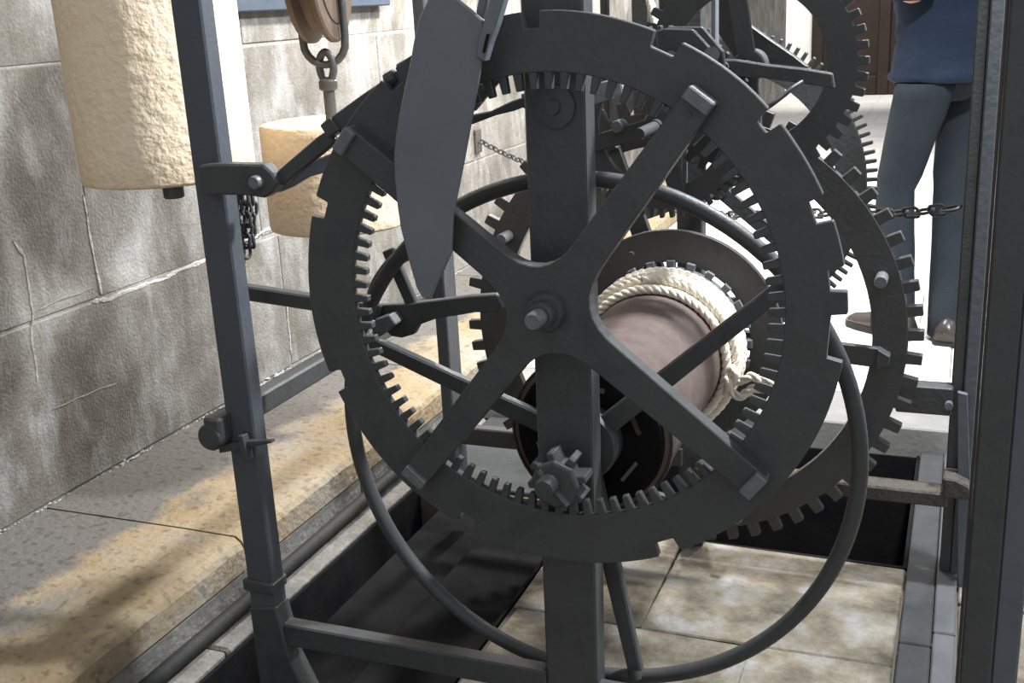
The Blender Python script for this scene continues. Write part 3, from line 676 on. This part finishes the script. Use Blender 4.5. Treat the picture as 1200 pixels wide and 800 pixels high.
sw1 = stone_weight('stone_weight', 'big tall pale stone cylinder weight hanging at the far left', cW, RW, zb, 1.75)
q = A(203,222,Yw-.10); MB().lathe([(.001,-.022),(.017,-.022),(.019,-.019),(.019,.02),(.001,.02)], (q.x,q.y,zb), 'Z', 14).build('bottom_nut', 'iron', sw1)
MB().lathe([(.001,1.74),(.016,1.74),(.016,2.4),(.001,2.4)], (cW.x,cW.y,0), 'Z', 12).build('suspension_rod', 'iron', sw1)
Yv = 2.12
cV, RV = cyl_fit(309, 478, 200, Yv)
zt = z_at(385, 141, cV.length); zb2 = z_at(390, 279, cV.length-RV)
sw2 = stone_weight('stone_weight', 'short tan stone cylinder weight hanging under the wooden pulley', cV, RV, zb2, zt)
MB().lathe([(.001,-.02),(.0125,-.02),(.0125,.062),(.018,.064),(.020,.068),(.020,.082),(.017,.086),(.013,.087),(.001,.087)], (cV.x,cV.y,zt), 'Z', 18).build('suspension_rod', 'iron', sw2, True, angle=35)
eye_c = Vector((cV.x, cV.y, zt+.112)); 
MB().tube([eye_c+Vector((math.cos(t)*.017,0,math.sin(t)*.030)) for t in [2*PI*i/24 for i in range(24)]], .0085, 8, True).build('eye', 'iron', sw2, True)
# pulley: wooden sheave in an iron stirrup, hung over the second weight
pb = thing('pulley_block', 'brown wooden pulley sheave in an iron stirrup at the picture top', 'pulley', eye_c+Vector((0,0,.02)))
axd = Vector((.965, .262, 0)); sd = Vector((-.262, .965, 0))
pc_ = Vector((cV.x, cV.y, eye_c.z+.008+.204))
def sheave(prof, n=56):
    vs = []; fs = []; m = len(prof)
    for r, t in prof:
        for k in range(n):
            a = 2*PI*k/n; vs.append(pc_+axd*t+sd*(r*math.cos(a))+Vector((0,0,r*math.sin(a))))
    for i in range(m-1):
        for k in range(n): fs.append((i*n+k, i*n+(k+1) % n, (i+1)*n+(k+1) % n, (i+1)*n+k))
    fs += [tuple(range(n)), tuple((m-1)*n+k for k in range(n))]
    return MB().add(vs, fs)
sh = sheave([(.001,-.035),(.158,-.033),(.163,-.029),(.163,-.020),(.143,-.008),(.143,.008),(.163,.020),(.163,.029),(.158,.033),(.001,.035)]).build('sheave', 'pulley_wood', pb, True, angle=30)
sheave([(.001,-.036),(.125,-.036),(.125,.036),(.001,.036)]).build('side_disc', 'pulley_wood', sh)
pts = [pc_+axd*(-.046)+Vector((0,0,z)) for z in (.18,.05,-.10,-.15)]+[pc_+axd*(-.046*math.cos(t))+Vector((0,0,-.160-.048*math.sin(t))) for t in [PI*i/10 for i in range(1,10)]]+[pc_+axd*.046+Vector((0,0,z)) for z in (-.15,-.10,.05,.18)]
MB().tube(pts, .0085, 8).build('stirrup', 'iron', pb, True)
MB().tube([pc_-axd*.055, pc_+axd*.055], .012, 12).build('pin', 'iron', pb, True, angle=35)

# ------------------------------------------------------------------ person walking behind the clock
FZ = .07
f1 = AZ(1104,396,FZ); f2 = AZ(1024,386,FZ)
hip = A(1114, 74, f1.y+.06)
pe = thing('person', 'walking person in blue jacket, jeans and dark leather shoes behind the right rear post', 'person', (hip.x, hip.y, FZ))
def skin_mesh(name, nodes, edges, m, parent, sub=2, root=0):
    off = parent_world(parent)
    me = bpy.data.meshes.new(name); me.from_pydata([Vector(v[0])-off for v in nodes], edges, []); me.materials.append(MAT[m])
    o = bpy.data.objects.new(name, me); col.objects.link(o); o.parent = parent
    bm = bmesh.new(); bm.from_mesh(me); lay = bm.verts.layers.skin.verify(); bm.verts.ensure_lookup_table()
    for i, v in enumerate(bm.verts):
        r = nodes[i][1]; v[lay].radius = (r, r) if not isinstance(r, tuple) else r; v[lay].use_root = (i == root)
    bm.to_mesh(me); bm.free()
    s = o.modifiers.new('skin', 'SKIN'); s.use_smooth_shade = True
    d = o.modifiers.new('subdivision', 'SUBSURF'); d.levels = sub; d.render_levels = sub
    return o
fwd = Vector((-.80, .60, 0)).normalized(); side = Vector((.60, .80, 0)).normalized(); up = Vector((0,0,1))   # walks away to the left
def P(f, s, u): return hip+fwd*f+side*s+up*u
ank1 = f1+up*.09+fwd*-.03; ank2 = f2+up*.09+fwd*-.08          # near leg (rear), far leg (forward)
hpN = P(0,.108,-.04); hpF = P(0,-.108,-.04)
knN = (hpN+ank1)/2+fwd*.035+up*.02; knF = (hpF+ank2)/2+fwd*.06+up*.02
nodes = [(P(0,0,0),.095), (P(0,0,.16),.11), (P(.01,0,.34),.135), (P(.01,0,.47),.10), (P(.015,0,.555),.058), (P(.03,0,.63),.052), (P(.05,0,.70),.085), (P(.05,0,.79),.085),
  (hpN,.064), (knN,.050), (ank1,.032), (ank1+fwd*.06-up*.05,.024), (hpF,.064), (knF,.050), (ank2,.032), (ank2+fwd*.06-up*.05,.024),
  (P(0,.175,.45),.058), (P(-.05,.215,.18),.043), (P(.10,.20,.02),.030), (P(0,-.175,.45),.058), (P(-.02,-.215,.20),.043), (P(.20,-.13,.36),.030)]
edges = [(0,1),(1,2),(2,3),(3,4),(4,5),(5,6),(6,7),(0,8),(8,9),(9,10),(10,11),(0,12),(12,13),(13,14),(14,15),(3,16),(16,17),(17,18),(3,19),(19,20),(20,21)]
body = skin_mesh('body', nodes, edges, 'skin', pe)
# face and hair
hd = P(.05,0,.745)
MB().tube([hd+fwd*.085+up*.012, hd+fwd*.108-up*.012, hd+fwd*.085-up*.022], [.006,.014,.008], 8).build('nose', 'skin', pe, True)
for s in (-1,1):
    MB().lathe([(.001,-.011),(.007,-.008),(.011,0),(.007,.008),(.001,.011)], hd+fwd*.078+side*.032*s+up*.012, 'Z', 10).build('eye', 'eye', pe, True)
    MB().tube([hd+side*.085*s+up*.03, hd+side*.094*s, hd+side*.085*s-up*.03], [.008,.014,.007], 8).build('ear', 'skin', pe, True)
MB().tube([hd+fwd*.086+side*-.022-up*.042, hd+fwd*.092-up*.044, hd+fwd*.086+side*.022-up*.042], [.003,.006,.003], 6).build('mouth', 'skin', pe, True)
hv = []; hf = []
for i in range(9):
    for k in range(20):
        t = PI*.62*i/8; a = 2*PI*k/20; f = math.sin(t)*math.cos(a); 
        cut = .0 if math.cos(a) < .35 else .045*math.sin(t)
        hv.append(hd+up*(.015+.102*math.cos(t)+cut)+fwd*(-.012+.098*f*(1 if f < 0 else .9))+side*(.094*math.sin(t)*math.sin(a)))
for i in range(8):
    for k in range(20): hf.append((i*20+k, i*20+(k+1) % 20, (i+1)*20+(k+1) % 20, (i+1)*20+k))
MB().add(hv, hf).build('hair', 'hair', pe, True)
# hands: palm and five fingers
for (wr_, dirn, s) in ((P(.10,.20,.02), fwd*.6-up, 1), (P(.20,-.13,.36), fwd*.5+side*.8+up*.2, -1)):
    dirn = dirn.normalized(); sp_ = (fwd+up*.6-dirn*(fwd+up*.6).dot(dirn)).normalized(); inn = dirn.cross(sp_)*(-s)
    hn = [(wr_, (.022,.03)), (wr_+dirn*.045, (.016,.036)), (wr_+dirn*.085, (.014,.040))]; he = [(0,1),(1,2)]
    for k, (o_, l_) in enumerate(((.028,.072),(.010,.080),(-.010,.075),(-.027,.058))):
        b = len(hn); b0 = wr_+dirn*.088+sp_*o_
        hn += [(b0, .0095), (b0+dirn*l_*.45+inn*.008, .009), (b0+dirn*l_*.75+inn*.022, .008), (b0+dirn*l_*.92+inn*.038, .007)]
        he += [(2,b),(b,b+1),(b+1,b+2),(b+2,b+3)]
    b = len(hn); b0 = wr_+dirn*.035+sp_*.036
    hn += [(b0, .011), (b0+dirn*.035+sp_*.018+inn*.008, .0098), (b0+dirn*.062+sp_*.020+inn*.02, .008)]; he += [(1,b),(b,b+1),(b+1,b+2)]
    skin_mesh('hand', hn, he, 'skin', pe, 1)
FOLD = [.035]
def loft(secs, n=20, cap=True):
    # secs: (centre, radius along walking direction, radius sideways)
    vs = []; fs = []
    for (c, rf, rs) in secs:
        for k in range(n):
            a = 2*PI*k/n; w_ = 1+FOLD[0]*noise.noise(Vector((c.z*22+math.cos(a)*1.5, math.cos(a)*2.0, math.sin(a)*2.0+c.x)))
            vs.append(c+fwd*(rf*math.cos(a)*w_)+side*(rs*math.sin(a)*w_))
    m = len(secs)
    for i in range(m-1):
        for k in range(n): fs.append((i*n+k, i*n+(k+1) % n, (i+1)*n+(k+1) % n, (i+1)*n+k))
    if cap: fs += [tuple(range(n)), tuple((m-1)*n+k for k in range(n))]
    return vs, fs
mb = MB()
for hp_, kn_, an_ in ((hpN, knN, ank1), (hpF, knF, ank2)):
    secs = []
    for i in range(15):
        t = i/14
        if t < .5: c = (hp_-up*.01).lerp(kn_, t*2)
        else: c = kn_.lerp(an_-up*.072, t*2-1)
        r = .096-.028*min(1, t*2)+(.0 if t < .5 else -.006+.012*(t-.5)*2)
        secs.append((c, r, r*.93))
    mb.add(*loft(secs))
mb.add(*loft([(P(0,0,-.115), .05,.06), (P(0,0,-.09), .092,.115), (P(0,0,-.06), .112,.145), (P(0,0,-.02), .116,.150), (P(0,0,.10), .112,.148)]))
jn = mb.build('jeans', 'denim', pe, True); jn['label'] = 'blue denim jeans'
mb = MB(); secs = []; FOLD[0] = .075
for u_, rf, rs in ((-.05,.152,.184),(-.045,.162,.194),(-.03,.166,.198),(-.015,.158,.190),(.0,.160,.192),(.025,.156,.188),(.05,.160,.192),(.075,.154,.186),(.10,.158,.191),(.14,.153,.186),(.18,.158,.192),(.26,.163,.20),(.34,.165,.208),(.42,.15,.205),(.48,.11,.16),(.53,.075,.085),(.56,.07,.075)):
    secs.append((P(.005,0,u_), rf, rs))
mb.add(*loft(secs, 32))
for sh_, el_, wr_ in ((nodes[16][0],nodes[17][0],nodes[18][0]), (nodes[19][0],nodes[20][0],nodes[21][0])):
    secs = [(sh_.lerp(el_, t), .078-.016*t, .076-.016*t) for t in (0,.25,.5,.75)]+[(el_.lerp(wr_, t), .062-.016*t, .06-.014*t) for t in (0,.25,.5,.75,.97)]
    mb.add(*loft(secs, 16))
jk = mb.build('jacket', 'jacket_blue', pe, True); jk['label'] = 'blue waist length jacket'
for an_, dr in ((ank1, (fwd*.45+side*.9).normalized()), (ank2, fwd)):
    z0 = FZ; b = Vector((an_.x, an_.y, z0)); sdv = dr.cross(up).normalized(); vs = []; fs = []
    prof = [(-.085,.030,.055),(-.07,.040,.085),(-.03,.042,.10),(.02,.043,.095),(.07,.047,.070),(.12,.048,.055),(.165,.042,.045),(.19,.022,.030)]
    n = 12
    for (f, wd, h) in prof:
        for k in range(n):
            a = 2*PI*k/n; s = math.sin(a); vs.append(b+dr*f+sdv*(wd*math.cos(a))+up*(.018+(h-.018)*max(0,s)+.006*min(0,s)))
    for i in range(len(prof)-1):
        for k in range(n): fs.append((i*n+k, i*n+(k+1) % n, (i+1)*n+(k+1) % n, (i+1)*n+k))
    fs += [tuple(range(n)), tuple((len(prof)-1)*n+k for k in range(n))]
    s_ = MB().add(vs, fs).build('shoe', 'shoe_leather', pe, True, label='dark leather shoe')
    sl = [b+dr*f+sdv*(wd*1.04) for f, wd, h in prof]+[b+dr*f-sdv*(wd*1.04) for f, wd, h in reversed(prof)]
    MB().prism(sl, (0,0,.02)).build('sole', 'shoe_sole', s_)
